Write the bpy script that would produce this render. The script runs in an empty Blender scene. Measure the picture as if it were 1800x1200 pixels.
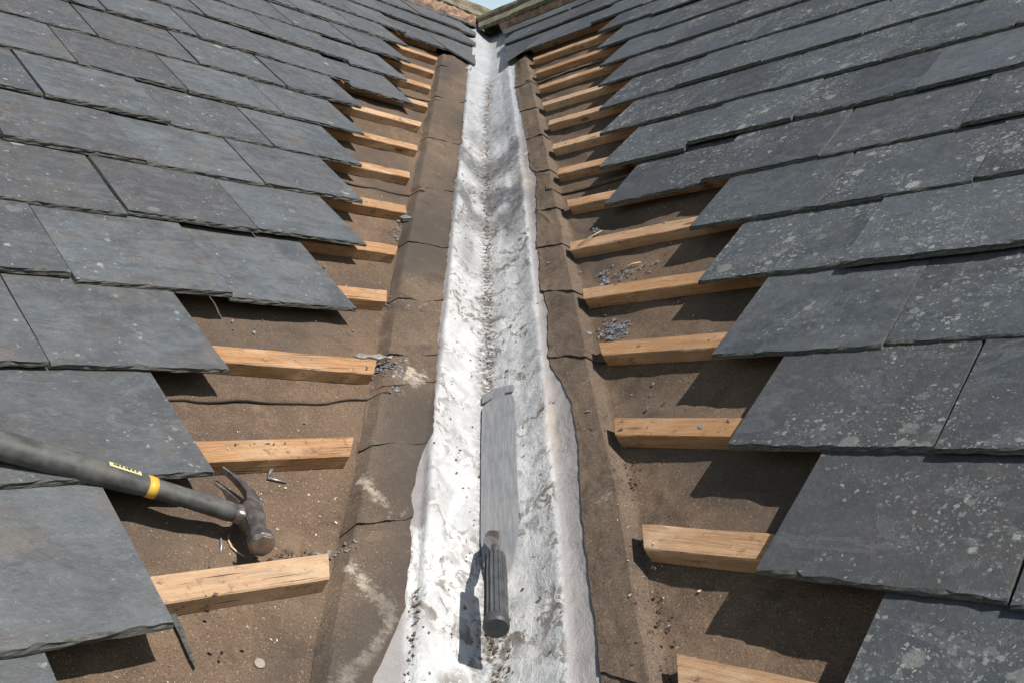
import bpy, bmesh, math, random
from mathutils import Vector as V, Matrix, noise
R_ = math.radians
scene = bpy.context.scene
col = scene.collection
rnd = random.Random(7)
ZC = 7.0                                   # eye height above the garden

# ------------------------------------------------------------------ camera
YAW, PITCH, ROLL = 0.0133325, 0.0691405, -0.0093116
fwd = V((math.sin(YAW)*math.cos(PITCH), math.cos(YAW)*math.cos(PITCH), math.sin(PITCH)))
rgt = V((math.cos(YAW), -math.sin(YAW), 0)); upv = rgt.cross(fwd)
cr, sr = math.cos(ROLL), math.sin(ROLL)
rgt, upv = rgt*cr + upv*sr, upv*cr - rgt*sr
cam_d = bpy.data.cameras.new('camera'); cam = bpy.data.objects.new('camera', cam_d); col.objects.link(cam)
cam.matrix_world = Matrix(((rgt.x, upv.x, -fwd.x, 0), (rgt.y, upv.y, -fwd.y, 0), (rgt.z, upv.z, -fwd.z, ZC), (0, 0, 0, 1)))
cam_d.sensor_width = 36; cam_d.lens = 36*1766.45/1800; cam_d.clip_start = .05; cam_d.clip_end = 2000
scene.camera = cam

# ------------------------------------------------------------------ sky, sun, exposure
SUN_EL, SUN_AZ = 50.0, 131.0               # azimuth clockwise from +Y
w = bpy.data.worlds.new('World'); scene.world = w; w.use_nodes = True
nt = w.node_tree; nt.nodes.clear()
sky = nt.nodes.new('ShaderNodeTexSky'); sky.sky_type = 'NISHITA'; sky.sun_disc = False
sky.sun_elevation = R_(SUN_EL); sky.sun_rotation = R_(SUN_AZ); sky.air_density = 1.0; sky.dust_density = 1.2; sky.ozone_density = 1.0
bg = nt.nodes.new('ShaderNodeBackground'); bg.inputs[1].default_value = .062
# bright summer haze all round the horizon, thinning out overhead
tc = nt.nodes.new('ShaderNodeTexCoord'); sx = nt.nodes.new('ShaderNodeSeparateXYZ'); nt.links.new(tc.outputs['Generated'], sx.inputs[0])
mr = nt.nodes.new('ShaderNodeMapRange'); mr.interpolation_type = 'SMOOTHSTEP'; nt.links.new(sx.outputs[2], mr.inputs[0])
mr.inputs[1].default_value = .56; mr.inputs[2].default_value = .34; mr.inputs[3].default_value = 0; mr.inputs[4].default_value = .8
mx = nt.nodes.new('ShaderNodeMix'); mx.data_type = 'RGBA'; nt.links.new(mr.outputs[0], mx.inputs[0]); nt.links.new(sky.outputs[0], mx.inputs[6]); mx.inputs[7].default_value = (9.9, 12.6, 13.4, 1)
wo = nt.nodes.new('ShaderNodeOutputWorld'); nt.links.new(mx.outputs[2], bg.inputs[0]); nt.links.new(bg.outputs[0], wo.inputs[0])
sd = bpy.data.lights.new('sun', 'SUN'); sd.energy = 4.8; sd.angle = R_(.53); sd.color = (1.0, .955, .89)
so = bpy.data.objects.new('sun', sd); col.objects.link(so)
sv = V((math.sin(R_(SUN_AZ))*math.cos(R_(SUN_EL)), math.cos(R_(SUN_AZ))*math.cos(R_(SUN_EL)), math.sin(R_(SUN_EL))))
so.rotation_euler = sv.to_track_quat('Z', 'Y').to_euler(); so.location = sv*20 + V((0, 0, ZC))
vs = scene.view_settings; vs.view_transform = 'Standard'; vs.look = 'None'; vs.exposure = .3; vs.gamma = 1

# ------------------------------------------------------------------ roof frames
PITCHR, PITCHL, DEL = .705809, .69368, .0173267
ca, sa = math.cos(math.pi/4+DEL), math.sin(math.pi/4+DEL)
class Side: pass
def side(sgn, p, h, v0, g, av, avs, au, aus):
    s = Side(); s.sgn = sgn
    s.u = V((sgn*ca, -sa, 0)); hd = V((sgn*sa, ca, 0)); s.hd = hd
    s.v = hd*math.cos(p) + V((0, 0, math.sin(p))); n = s.u.cross(s.v); s.n = n if n.z > 0 else -n
    s.x = s.v.cross(s.n)                    # right-handed local x (R: +u, L: -u)
    s.h, s.v0, s.g, s.p = h, v0, g, p
    s.av, s.avs, s.au, s.aus = av, avs, au, aus
    return s
RS = side(1, PITCHR, .759766, .608533, .2, -1.27059, .901602, .001845, -.727512)
LS = side(-1, PITCHL, .765296, 1.008734, .208924, -1.664225, .914687, -.001845, -.710992)
def P(s, u, v, h): return s.u*u + s.v*(v+s.v0) + s.n*(h-s.h) + V((0, 0, ZC))
def uax(s, v): return s.au + s.aus*(v-s.av)/s.avs          # u of the valley axis at height v
def Q(s, du, v, h): return P(s, uax(s, v)+du, v, h)
def AX(y): return V((.0026557-.0118896*y, y, -1.02291488+.58482411*y+ZC))   # valley axis
def interp(tab, x):
    if x <= tab[0][0]: return tab[0][1]
    for (a, b), (c, d) in zip(tab, tab[1:]):
        if x <= c: return b + (d-b)*(x-a)/(c-a)
    return tab[-1][1]
def sst(a, b, x):
    t = min(1, max(0, (x-a)/(b-a))); return t*t*(3-2*t)
def N(x, y=0, z=0): return noise.noise(V((x, y, z)))
def FB(x, y=0, z=0, o=4): return noise.fractal(V((x, y, z)), .8, 2.0, o)

# ------------------------------------------------------------------ materials
class NT:
    def __init__(s, name):
        s.m = bpy.data.materials.new(name); s.m.use_nodes = True; s.t = s.m.node_tree
        s.b = s.t.nodes['Principled BSDF']; s.b.inputs['Specular IOR Level'].default_value = .4
    def n(s, typ, **kw):
        o = s.t.nodes.new(typ)
        for k, v in kw.items(): setattr(o, k, v)
        return o
    def L(s, a, b): s.t.links.new(a, b)
    def put(s, inp, x):
        if isinstance(x, (int, float)): inp.default_value = x
        elif isinstance(x, tuple): inp.default_value = x if len(x) == len(inp.default_value) else (*x, 1)
        else: s.L(x, inp)
    def coord(s, scale=(1, 1, 1), rand=True, kind='Object'):
        tc = s.n('ShaderNodeTexCoord'); out = tc.outputs[kind]
        mp = s.n('ShaderNodeMapping'); mp.inputs['Scale'].default_value = scale; s.L(out, mp.inputs[0]); out = mp.outputs[0]
        if rand:
            oi = s.n('ShaderNodeObjectInfo'); vm = s.n('ShaderNodeVectorMath', operation='SCALE'); vm.inputs[0].default_value = (37.1, 19.7, 53.3)
            s.L(oi.outputs['Random'], vm.inputs['Scale'])
            ad = s.n('ShaderNodeVectorMath', operation='ADD'); s.L(out, ad.inputs[0]); s.L(vm.outputs[0], ad.inputs[1]); out = ad.outputs[0]
        return out
    def rand(s): return s.n('ShaderNodeObjectInfo').outputs['Random']
    def noise(s, co, scale, det=4, rough=.6, dist=0):
        o = s.n('ShaderNodeTexNoise'); s.L(co, o.inputs['Vector']); o.inputs['Scale'].default_value = scale; o.inputs['Detail'].default_value = det
        o.inputs['Roughness'].default_value = rough; o.inputs['Distortion'].default_value = dist; return o.outputs[0]
    def vor(s, co, scale, out='Distance', feat='F1', rand=1):
        o = s.n('ShaderNodeTexVoronoi', feature=feat); s.L(co, o.inputs['Vector']); o.inputs['Scale'].default_value = scale
        o.inputs['Randomness'].default_value = rand; return o.outputs[out]
    def math(s, op, a, b=0.0, c=0.0):
        o = s.n('ShaderNodeMath', operation=op); s.put(o.inputs[0], a); s.put(o.inputs[1], b); s.put(o.inputs[2], c); return o.outputs[0]
    def ramp(s, x, a, b, lo=0.0, hi=1.0):
        o = s.n('ShaderNodeMapRange', interpolation_type='SMOOTHSTEP'); s.put(o.inputs[0], x); o.inputs[1].default_value = a; o.inputs[2].default_value = b
        o.inputs[3].default_value = lo; o.inputs[4].default_value = hi; return o.outputs[0]
    def mix(s, f, a, b, mode='MIX'):
        o = s.n('ShaderNodeMix', data_type='RGBA', blend_type=mode); s.put(o.inputs[0], f); s.put(o.inputs[6], a); s.put(o.inputs[7], b); return o.outputs[2]
    def attr(s, name): return s.n('ShaderNodeAttribute', attribute_name=name).outputs['Fac']
    def bump(s, hgt, strength=.5, dist=.002, prev=None):
        o = s.n('ShaderNodeBump'); o.inputs['Strength'].default_value = strength; o.inputs['Distance'].default_value = dist
        s.L(hgt, o.inputs['Height'])
        if prev: s.L(prev, o.inputs['Normal'])
        return o.outputs[0]
    def out(s, colr, rough=.6, nrm=None, metal=0.0, spec=None):
        s.put(s.b.inputs['Base Color'], colr); s.put(s.b.inputs['Roughness'], rough); s.put(s.b.inputs['Metallic'], metal)
        if nrm is not None: s.L(nrm, s.b.inputs['Normal'])
        if spec is not None: s.b.inputs['Specular IOR Level'].default_value = spec
        return s.m

def mat_slate(name, lichen, dirt, base_a, base_b, spec):
    t = NT(name); co = t.coord(); r = t.rand()
    big = t.noise(co, 7, 3); mid = t.noise(co, 34, 6, .7); fine = t.noise(co, 240, 4, .7)
    c = t.mix(t.ramp(big, .35, .65), base_a, base_b)
    c = t.mix(t.ramp(mid, .35, .75, 0, .5), c, (.125, .135, .143))
    c = t.mix(t.ramp(r, .1, 1, 0, .6), c, (.045, .048, .052))
    r2 = t.math('FRACT', t.math('MULTIPLY', r, 17.13)); c = t.mix(t.ramp(r2, .55, 1, 0, .4), c, (.110, .128, .140)); c = t.mix(t.ramp(r2, .4, 0, 0, .4), c, (.068, .064, .065))
    clus = t.ramp(t.noise(co, 6.5, 3, .6), .36, .62, .35, 1.3); clus = t.math('MULTIPLY', clus, t.ramp(t.math('FRACT', t.math('MULTIPLY', r, 41.7)), 0, 1, .82, 1.15))
    fl = t.noise(t.coord((1, 1.7, 1)), 8.5, 6, .62, .5); fs1 = t.ramp(fl, .560, .566); fs2 = t.ramp(fl, .628, .632)
    c = t.mix(t.math('MULTIPLY', fs1, .4), c, (.11, .122, .132)); c = t.mix(t.math('MULTIPLY', fs2, .45), c, (.05, .05, .054))
    # brown grime gathered in drifts
    g = t.math('MULTIPLY', t.ramp(t.noise(co, 11, 5, .65, .6), .48, .72), t.ramp(mid, .3, .6, .35, 1))
    c = t.mix(t.math('MULTIPLY', g, dirt), c, (.105, .09, .076))
    stk = t.noise(t.coord((1, 3.2, 1)), 13, 5, .7, .3)
    c = t.mix(t.ramp(stk, .46, .68, 0, .75*dirt), c, (.060, .056, .055))
    c = t.mix(t.math('MULTIPLY', t.ramp(t.noise(t.coord((1, 2.2, 1)), 60, 4, .7), .62, .74), .3+.25*dirt), c, (.20, .20, .195))
    f2 = t.noise(co, 120, 7, .8)
    c = t.mix(t.ramp(f2, .52, .72, 0, .55), c, (.15, .155, .16)); c = t.mix(t.ramp(f2, .48, .30, 0, .55), c, (.038, .040, .045))
    # lichen rosettes of two sizes, ragged by noise
    wob = t.n('ShaderNodeVectorMath', operation='ADD'); t.L(co, wob.inputs[0])
    nz = t.n('ShaderNodeTexNoise'); t.L(co, nz.inputs['Vector']); nz.inputs['Scale'].default_value = 130; nz.inputs['Detail'].default_value = 3
    sc = t.n('ShaderNodeVectorMath', operation='SCALE'); t.L(nz.outputs['Color'], sc.inputs[0]); sc.inputs['Scale'].default_value = .012; t.L(sc.outputs[0], wob.inputs[1])
    tot = None
    for scl, thr in ((32, .40), (75, .40), (150, .44), (290, .46)):
        d = t.vor(wob.outputs[0], scl); cl = t.vor(wob.outputs[0], scl, 'Color')
        sp = t.n('ShaderNodeSeparateColor'); t.L(cl, sp.inputs[0])
        rad = t.ramp(sp.outputs[0], 1-lichen*(.55 if scl < 50 else .8), 1.0, 0, thr)
        rad = t.math('MULTIPLY', rad, clus); m = t.ramp(t.math('SUBTRACT', rad, d), .0, .12)
        m = t.math('MULTIPLY', m, t.ramp(sp.outputs[1], 0, 1, .25, .95))
        tot = m if tot is None else t.math('MAXIMUM', tot, m)
    hue = t.noise(co, 18, 2)
    lc = t.mix(t.ramp(hue, .4, .65), (.185, .195, .188), (.265, .267, .242))
    c = t.mix(t.math('MULTIPLY', tot, t.ramp(fine, .25, .6, .5, 1)), c, lc)
    c = t.mix(t.math('MULTIPLY', t.ramp(t.noise(co, 22, 6, .8), .6, .74), .5*lichen), c, (.2, .205, .2))
    # rare ochre specks
    oc = t.math('MULTIPLY', t.math('LESS_THAN', t.vor(wob.outputs[0], 60), .13), t.math('GREATER_THAN', t.noise(co, 9, 2), .62))
    c = t.mix(t.math('MULTIPLY', oc, .55), c, (.26, .17, .08))
    h = t.math('ADD', t.math('MULTIPLY', mid, 1.3), t.math('MULTIPLY', f2, .9)); h = t.math('ADD', h, t.math('MULTIPLY', tot, .25)); h = t.math('SUBTRACT', h, t.math('MULTIPLY', t.math('ADD', fs1, fs2), .35))
    ro = t.math('ADD', t.ramp(mid, .3, .8, .42, .62), t.math('MULTIPLY', tot, .25))
    return t.out(c, ro, t.bump(h, .55, .0022), 0, spec)
M = {}
M['slateR'] = mat_slate('slate_lichened', .68, .3, (.050, .056, .061), (.072, .082, .089), .45)
M['slateL'] = mat_slate('slate_weathered', .10, 1.0, (.058, .065, .071), (.096, .110, .120), .8)

def mat_edge():
    t = NT('slate_broken_edge'); co = t.coord((1, 1, 6)); n = t.noise(co, 90, 5, .7)
    c = t.mix(t.ramp(n, .3, .7), (.035, .036, .035), (.12, .117, .105)); return t.out(c, .85, t.bump(n, .8, .002))
M['edge'] = mat_edge()

def mat_felt(name, a, b, speck):
    t = NT(name); co = t.coord(rand=False); big = t.noise(co, 5, 4, .6, .4); mid = t.noise(co, 30, 6, .7); fine = t.noise(co, 420, 3, .8)
    c = t.mix(t.ramp(big, .36, .66), a, b)
    c = t.mix(t.ramp(mid, .45, .8, 0, .5), c, (.24, .17, .115))
    c = t.mix(t.ramp(fine, .46, .70, 0, .75), c, (.032, .026, .022)); c = t.mix(t.ramp(t.noise(co, 190, 5, .8), .54, .70, 0, .55), c, (.27, .20, .14))
    c = t.mix(t.ramp(t.noise(co, 300, 2, .5), .66, .76, 0, speck), c, (.42, .36, .29))
    pt_ = t.noise(co, 13, 6, .72, .2); c = t.mix(t.ramp(pt_, .54, .68, 0, .6), c, (.055, .044, .037)); c = t.mix(t.ramp(pt_, .42, .30, 0, .5), c, (.215, .15, .10))
    scr = t.ramp(t.noise(t.coord((1, 4, 4), rand=False), 120, 3, .6), .66, .72, 0, .35); c = t.mix(scr, c, (.34, .27, .20))
    d = t.vor(co, 210); c = t.mix(t.math('MULTIPLY', t.math('LESS_THAN', d, .10), speck), c, (.5, .47, .42))
    st = t.ramp(t.math('ADD', t.noise(co, 75, 7, .85, .3), t.math('MULTIPLY', t.attr('stain'), .30)), .66, .86, 0, .85)
    c = t.mix(st, c, (.47, .405, .33))
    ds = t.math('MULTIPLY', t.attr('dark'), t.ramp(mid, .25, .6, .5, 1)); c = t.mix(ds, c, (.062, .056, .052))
    h = t.math('ADD', fine, t.math('MULTIPLY', mid, 1.5)); return t.out(c, .92, t.bump(h, .7, .0018), 0, .12)
M['felt'] = mat_felt('weathered_roofing_felt', (.118, .080, .056), (.166, .114, .078), .8)
M['flap'] = mat_felt('greyed_valley_felt', (.112, .082, .061), (.156, .115, .085), .6)
t = NT('felt_cut_edge'); M['feltedge'] = t.out((.028, .025, .023), .9)

def mat_wood():
    t = NT('batten_softwood'); co2 = t.coord(); r = t.rand(); r2 = t.math('FRACT', t.math('MULTIPLY', r, 13.7))
    g = t.noise(t.coord((2.2, 46, 46)), 3.0, 7, .7, 1.6); fine = t.noise(t.coord((9, 230, 230)), 4, 5, .75); big = t.noise(t.coord((3, 7, 7)), 3, 4, .6)
    c = t.mix(t.ramp(g, .34, .66), (.52, .315, .165), (.29, .145, .066))
    c = t.mix(t.ramp(fine, .48, .72, 0, .7), c, (.19, .10, .05))
    c = t.mix(t.ramp(big, .46, .68, 0, .6), c, (.60, .44, .295))
    c = t.mix(t.ramp(r, .3, 1, 0, .55), c, (.36, .19, .09)); c = t.mix(t.ramp(r2, .55, 1, 0, .5), c, (.56, .40, .27))
    gw = t.ramp(t.noise(t.coord((2, 9, 9)), 6, 5, .7, .4), .52, .68, 0, .6); c = t.mix(gw, c, (.27, .215, .165))
    d = t.ramp(t.noise(co2, 48, 7, .8), .54, .68, 0, .85); c = t.mix(d, c, (.115, .078, .052))
    kd = t.vor(t.coord((7, 22, 22)), 1.0); c = t.mix(t.ramp(kd, .18, .06, 0, .9), c, (.13, .06, .025))
    sp = t.ramp(t.noise(t.coord((3, 150, 150)), 2.2, 3, .5), .66, .72, 0, .9); c = t.mix(sp, c, (.07, .042, .026))
    h = t.math('ADD', t.math('MULTIPLY', g, .8), fine); h = t.math('SUBTRACT', h, t.math('MULTIPLY', sp, .8))
    return t.out(c, .78, t.bump(h, .8, .002), 0, .25)
M['wood'] = mat_wood()

def mat_lead():
    t = NT('weathered_lead'); co = t.coord(rand=False); st = t.coord((1, .35, .35), rand=False)
    big = t.noise(co, 6, 4, .6, .5); mid = t.noise(co, 32, 6, .7, .4); fine = t.noise(co, 220, 4, .7)
    c = t.mix(t.ramp(big, .38, .62), (.43, .435, .44), (.56, .56, .56))
    c = t.mix(t.ramp(mid, .42, .7, 0, .45), c, (.34, .335, .33))
    br = t.math('MULTIPLY', t.ramp(t.noise(t.coord((1, .55, .55), rand=False), 58, 5, .72, .8), .505, .55), t.attr('inner'))
    br = t.math('MULTIPLY', br, t.ramp(t.noise(co, 9, 3), .38, .6, .1, .9))
    c = t.mix(br, c, (.13, .105, .085))
    wh = t.ramp(t.noise(st, 20, 4, .6), .58, .7, 0, .6); c = t.mix(wh, c, (.70, .70, .70))
    c = t.mix(t.math('MULTIPLY', t.attr('flange'), t.ramp(mid, .2, .7, 1.0, .88)), c, (.225, .208, .205))
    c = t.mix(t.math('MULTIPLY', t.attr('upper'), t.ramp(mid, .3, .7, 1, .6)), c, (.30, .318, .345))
    c = t.mix(t.math('MULTIPLY', t.attr('grey'), t.ramp(mid, .36, .56, .7, 1)), c, (.12, .12, .125))
    c = t.mix(t.math('MULTIPLY', t.attr('line'), t.ramp(t.noise(co, 90, 4, .7), .38, .58)), c, (.11, .092, .078))
    c = t.mix(t.math('MULTIPLY', t.attr('tan'), t.ramp(mid, .35, .6, .3, .9)), c, (.52, .41, .30))
    sk_ = t.noise(t.coord((2.2, .8, .8), rand=False), 16, 5, .65, .6); c = t.mix(t.math('MULTIPLY', t.ramp(sk_, .52, .66, 0, .5), t.attr('inner')), c, (.33, .34, .355))
    h = t.math('ADD', t.math('MULTIPLY', mid, 1.3), t.math('MULTIPLY', fine, .35)); h = t.math('ADD', h, t.math('MULTIPLY', sk_, 1.6))
    return t.out(c, t.ramp(mid, .3, .7, .42, .62), t.bump(h, .7, .004), 0.0, .5)
M['lead'] = mat_lead()

def mat_simple(name, c1, c2, scale, rough, bump=.4, bd=.002, metal=0.0, det=5, spec=None):
    t = NT(name); co = t.coord(); n = t.noise(co, scale, det, .65); c = t.mix(t.ramp(n, .3, .7), c1, c2)
    return t.out(c, t.ramp(n, .3, .7, rough*.85, min(1, rough*1.15)), t.bump(n, bump, bd), metal, spec)
def mat_ridge():
    t = NT('lichened_ridge_tile'); co = t.coord(); n = t.noise(co, 14, 5, .7); m = t.noise(co, 50, 5, .7)
    c = t.mix(t.ramp(n, .35, .62), (.085, .075, .05), (.19, .165, .115)); c = t.mix(t.ramp(m, .55, .72, 0, .8), c, (.36, .34, .28))
    c = t.mix(t.ramp(t.noise(co, 22, 4), .6, .7, 0, .6), c, (.19, .15, .04)); return t.out(c, .9, t.bump(m, .7, .005))
M['ridge'] = mat_ridge()
M['mortar'] = mat_simple('pink_lime_mortar', (.16, .085, .055), (.36, .24, .17), 28, .95, .9, .006)
M['light_stop'] = mat_simple('dark_light_stop', (.03, .026, .022), (.05, .042, .036), 12, .95)
M['steel'] = mat_simple('worn_forged_steel', (.17, .14, .125), (.30, .27, .25), 70, .42, .4, .001, .8)
M['bright'] = mat_simple('bright_ground_steel', (.52, .50, .51), (.62, .60, .61), 80, .34, .2, .0006, .9)
M['rubber'] = mat_simple('black_rubber_grip', (.045, .047, .048), (.11, .108, .10), 38, .62, .5, .0014)
M['ribgrip'] = mat_simple('ribbed_grey_grip', (.045, .048, .052), (.075, .08, .086), 55, .55, .3, .0012)
M['yellow'] = mat_simple('yellow_plastic', (.62, .36, .045), (.74, .45, .075), 60, .45, .1, .0005)
M['labelc'] = mat_simple('pale_yellow_label', (.55, .45, .20), (.70, .60, .34), 90, .5, .1, .0004)
M['ink'] = mat_simple('label_ink', (.03, .03, .03), (.09, .08, .06), 90, .6)
M['nail'] = mat_simple('galvanised_nail', (.38, .37, .37), (.52, .51, .51), 120, .4, .3, .0005, .7)
M['chip'] = mat_simple('slate_chip', (.10, .105, .12), (.21, .22, .24), 60, .6)
M['crumb'] = mat_simple('brown_crumb', (.075, .05, .036), (.15, .10, .07), 70, .9)
M['pale'] = mat_simple('pale_flake', (.42, .36, .29), (.58, .52, .45), 70, .8)
M['disc'] = mat_simple('dull_disc', (.20, .165, .13), (.30, .26, .22), 70, .8)
M['splinter'] = mat_simple('wood_splinter', (.50, .36, .22), (.62, .47, .31), 60, .7)
M['greywood'] = mat_simple('grey_weathered_wood', (.12, .11, .10), (.34, .30, .26), 130, .8, .7, .003)
def mat_blade():
    t = NT('scuffed_ripper_blade'); co = t.coord(rand=False); n = t.noise(co, 16, 5, .6); s = t.noise(t.coord((90, 6, 6), rand=False), 3, 3, .6)
    c = t.mix(t.ramp(s, .35, .65), (.36, .36, .362), (.47, .465, .46)); c = t.mix(t.ramp(n, .52, .66, 0, .5), c, (.36, .29, .25))
    sc = t.math('MULTIPLY', t.ramp(t.noise(t.coord((26, 190, 190), rand=False), 2.5, 2, .5, 2.5), .66, .70), .7); c = t.mix(sc, c, (.68, .68, .68))
    return t.out(c, t.ramp(n, .3, .7, .34, .55), t.bump(s, .2, .0006), .6)
M['blade'] = mat_blade()
t = NT('grass'); co = t.coord(rand=False); n = t.noise(co, .6, 6, .7)
M['grass'] = t.out(t.mix(t.ramp(n, .3, .7), (.045, .075, .02), (.085, .11, .035)), .95, t.bump(n, .6, .05))

# ------------------------------------------------------------------ builders
def empty(name, loc, label=None, cat=None, group=None):
    o = bpy.data.objects.new(name, None); o.location = loc; o.empty_display_size = .1; col.objects.link(o); tag(o, label, cat, group); return o
def tag(o, label=None, cat=None, group=None, kind=None):
    if label: o['label'] = label
    if cat: o['category'] = cat
    if group: o['group'] = group
    if kind: o['kind'] = kind
    return o
def link(name, me, parent=None, mw=None):
    o = bpy.data.objects.new(name, me); col.objects.link(o)
    mw = mw or Matrix.Identity(4)
    if parent is not None:
        o.parent = parent; chain = Matrix.Identity(4); q = parent
        o.matrix_parent_inverse = WM(parent).inverted()
    o.matrix_basis = mw; return o
def WM(o):
    m = o.matrix_basis.copy() if o.type != 'EMPTY' else Matrix.LocRotScale(o.location, o.rotation_euler, o.scale)
    return m if o.parent is None else WM(o.parent) @ o.matrix_parent_inverse @ m
def mesh(name, vs_, fs, mats, parent=None, mw=None, smooth=False, fm=None, attrs=None):
    me = bpy.data.meshes.new(name); me.from_pydata([tuple(v) for v in vs_], [], fs)
    for m in (mats if isinstance(mats, (list, tuple)) else [mats]): me.materials.append(m)
    if fm: me.polygons.foreach_set('material_index', fm)
    if smooth: me.polygons.foreach_set('use_smooth', [True]*len(me.polygons))
    for k, vals in (attrs or {}).items():
        a = me.attributes.new(k, 'FLOAT', 'POINT'); a.data.foreach_set('value', vals)
    me.update(); return link(name, me, parent, mw)
def frame(o, x, y, z):
    return Matrix(((x.x, y.x, z.x, o.x), (x.y, y.y, z.y, o.y), (x.z, y.z, z.z, o.z), (0, 0, 0, 1)))
def pix(p):                                  # used only to decide how far the slating must run past the view
    d = p - V((0, 0, ZC)); z = d.dot(fwd)
    return (900+1766.45*d.dot(rgt)/z, 600-1766.45*d.dot(upv)/z) if z > .05 else None
def loft(rings, closed=True, caps=True):
    vs_, fs = [], []; n = len(rings[0])
    for r in rings: vs_ += r
    for i in range(len(rings)-1):
        for j in range(n if closed else n-1):
            a = i*n+j; b = i*n+(j+1) % n; fs.append((a, b, b+n, a+n))
    if caps: fs.append(tuple(range(n-1, -1, -1))); fs.append(tuple(range((len(rings)-1)*n, len(rings)*n)))
    return vs_, fs

# ================================================================== THE SETTING
gv = [V((-900, -900, 0)), V((900, -900, 0)), V((900, 900, 0)), V((-900, 900, 0))]
tag(mesh('ground', gv, [(0, 1, 2, 3)], M['grass']), kind='structure')

roofL = empty('slate_roof', P(LS, -1.2, -1.2, -.1), 'left roof slope of smoother blue-grey slates with bluish sheen, stripped along the valley', 'roof')
roofR = empty('slate_roof', P(RS, -1.2, -1.2, -.1), 'right roof slope of darker slates dotted with pale lichen, stripped along the valley', 'roof')

# deck sheets added unseen below everything to keep light from leaking through
for s, rf in ((LS, roofL), (RS, roofR)):
    c = [Q(s, .0, -1.5, -.085), P(s, 1.2, -1.5, -.085), P(s, .2, 3.25, -.085), Q(s, 0, 3.25, -.085)]
    f = (0, 1, 2, 3) if s.sgn > 0 else (3, 2, 1, 0)
    mesh('light_stop_sheet', c+[p-s.n*.02 for p in c], [f, tuple(i+4 for i in f[::-1])], M['light_stop'], rf)

CR_L = [(.5, .079), (1.27, .080), (1.55, .085), (1.72, .083), (2.0, .078), (2.7, .075), (3.46, .067), (4.05, .062), (4.4, .052), (5, .040)]
CR_R = [(.5, .080), (1.16, .082), (1.37, .089), (1.7, .092), (2.1, .094), (2.8, .097), (3.25, .097), (4.0, .094), (4.3, .097), (5, .099)]
SLR, SLL = .6127, .5983
def lead_h(x, y):
    c = .012*sst(3.2, 4.6, y)*2.2                           # the crease drifts to the right near the top
    ax_ = abs(x-c); sl = SLR if x > c else SLL
    z = sl*(math.sqrt(ax_*ax_+.012**2)-.006) + (sl*(abs(x)-ax_) if abs(x) > .02 else 0)*.0
    cr = interp(CR_R, y) if x > 0 else interp(CR_L, y)
    amp = (.011 if x > 0 else .013)*(1+.35*N(y*3.3, 2 if x > 0 else 8))*(1-.5*sst(4.2, 4.9, y))
    e = abs(x)-cr-.003*N(y*6, x > 0)
    z += amp*max(0, 1-math.sqrt((e/(.030 if e < 0 else .014))**2+.012))
    z += .0024*FB(x*26, y*20, 3)+.0016*N(x*60, y*42, 5) + .0025*N(x*14, y*6, 9)*sst(.01, .05, ax_)
    return z+.0012-.0050*sst(.004, .030, e)
# ------------------------------------------------------------------ felt
HF, HB = -.040, -.0255
def d0(s, v): return .246 + .008*N(v*3.1, s.sgn*5) + .004*N(v*11, s.sgn*9)
def felt_h(s, du, v):
    fr = ((v-.265)/s.g) % 1.0; k = math.floor((v-.265)/s.g)
    sag = math.sin(math.pi*fr)**1.4*(.009+.009*(N(k*3.3, s.sgn*7.7)+.8*N(du*6+k, v*4)))
    wr = .0034*FB(du*9, v*13, s.sgn*3) + .0015*N(du*45, v*45) + .0045*max(0, .35-abs(N(du*7+v*5, v*6-du*3, 31+s.sgn)))*2.2
    hf = HF - max(0, sag) + wr*(.4+.6*math.sin(math.pi*fr))
    if fr < .10 or fr > .90: hf = min(hf, HF-.0003)
    hb = HB - (.0025 if s.sgn < 0 else 0) + .0012*FB(du*12, v*7, 20+s.sgn) + .0016*N(v*8, du*3, 4)
    t = min(1, max(0, (du-d0(s, v))/.019))
    return hb*(1-t) + hf*t
IN_L = [(-.60, .21), (-.538, .19), (-.489, .172), (-.432, .147), (-.33, .150), (-.24, .158), (-.16, .146), (-.12, .130), (.046, .132), (.257, .131), (.564, .128), (.875, .123), (1.248, .110), (1.909, .101), (2.231, .089), (2.6, .08)]
IN_R = [(-.6, .178), (-.14, .174), (-.038, .176), (.142, .187), (.25, .197), (.332, .193), (.40, .170), (.428, .158), (.615, .170), (.705, .160), (.912, .167), (1.16, .186), (1.204, .190), (1.26, .199), (1.32, .200), (1.36, .181), (1.557, .181), (1.908, .169), (2.123, .161), (2.483, .173), (2.7, .17)]
STL = [(.19, .035, .022), (.165, .02, .025), (.25, -.196, .008), (.236, -.216, .009), (.218, -.242, .009), (.19, -.266, .008), (.242, -.355, .010), (.225, -.374, .010), (.209, -.393, .012),
       (.194, -.408, .013), (.178, -.423, .014), (.170, -.436, .013), (.166, -.448, .012), (.172, -.458, .012), (.18, -.468, .012), (.190, -.48, .013), (.201, -.492, .016), (.221, -.508, .022), (.235, -.53, .028)]
STL = [(a[0]+(b[0]-a[0])*q/3, a[1]+(b[1]-a[1])*q/3, (a[2]+(b[2]-a[2])*q/3)*1.35) for a, b in zip(STL, STL[1:]) if math.hypot(a[0]-b[0], a[1]-b[1]) < .05 for q in range(3)]
STAIN = {1: [(.17, -.30, .03)], -1: STL}
def stain(s, du, v):
    return min(1, max([0]+[math.exp(-((du-a)**2+(v-b)**2)/(r*r)) for a, b, r in STAIN[s.sgn]]))
def cols(a, b):
    c = []; x = a
    while x < b: c.append(x); x += .008 if x < .34 else (.02 if x < .8 else .06)
    return c+[b]
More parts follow.
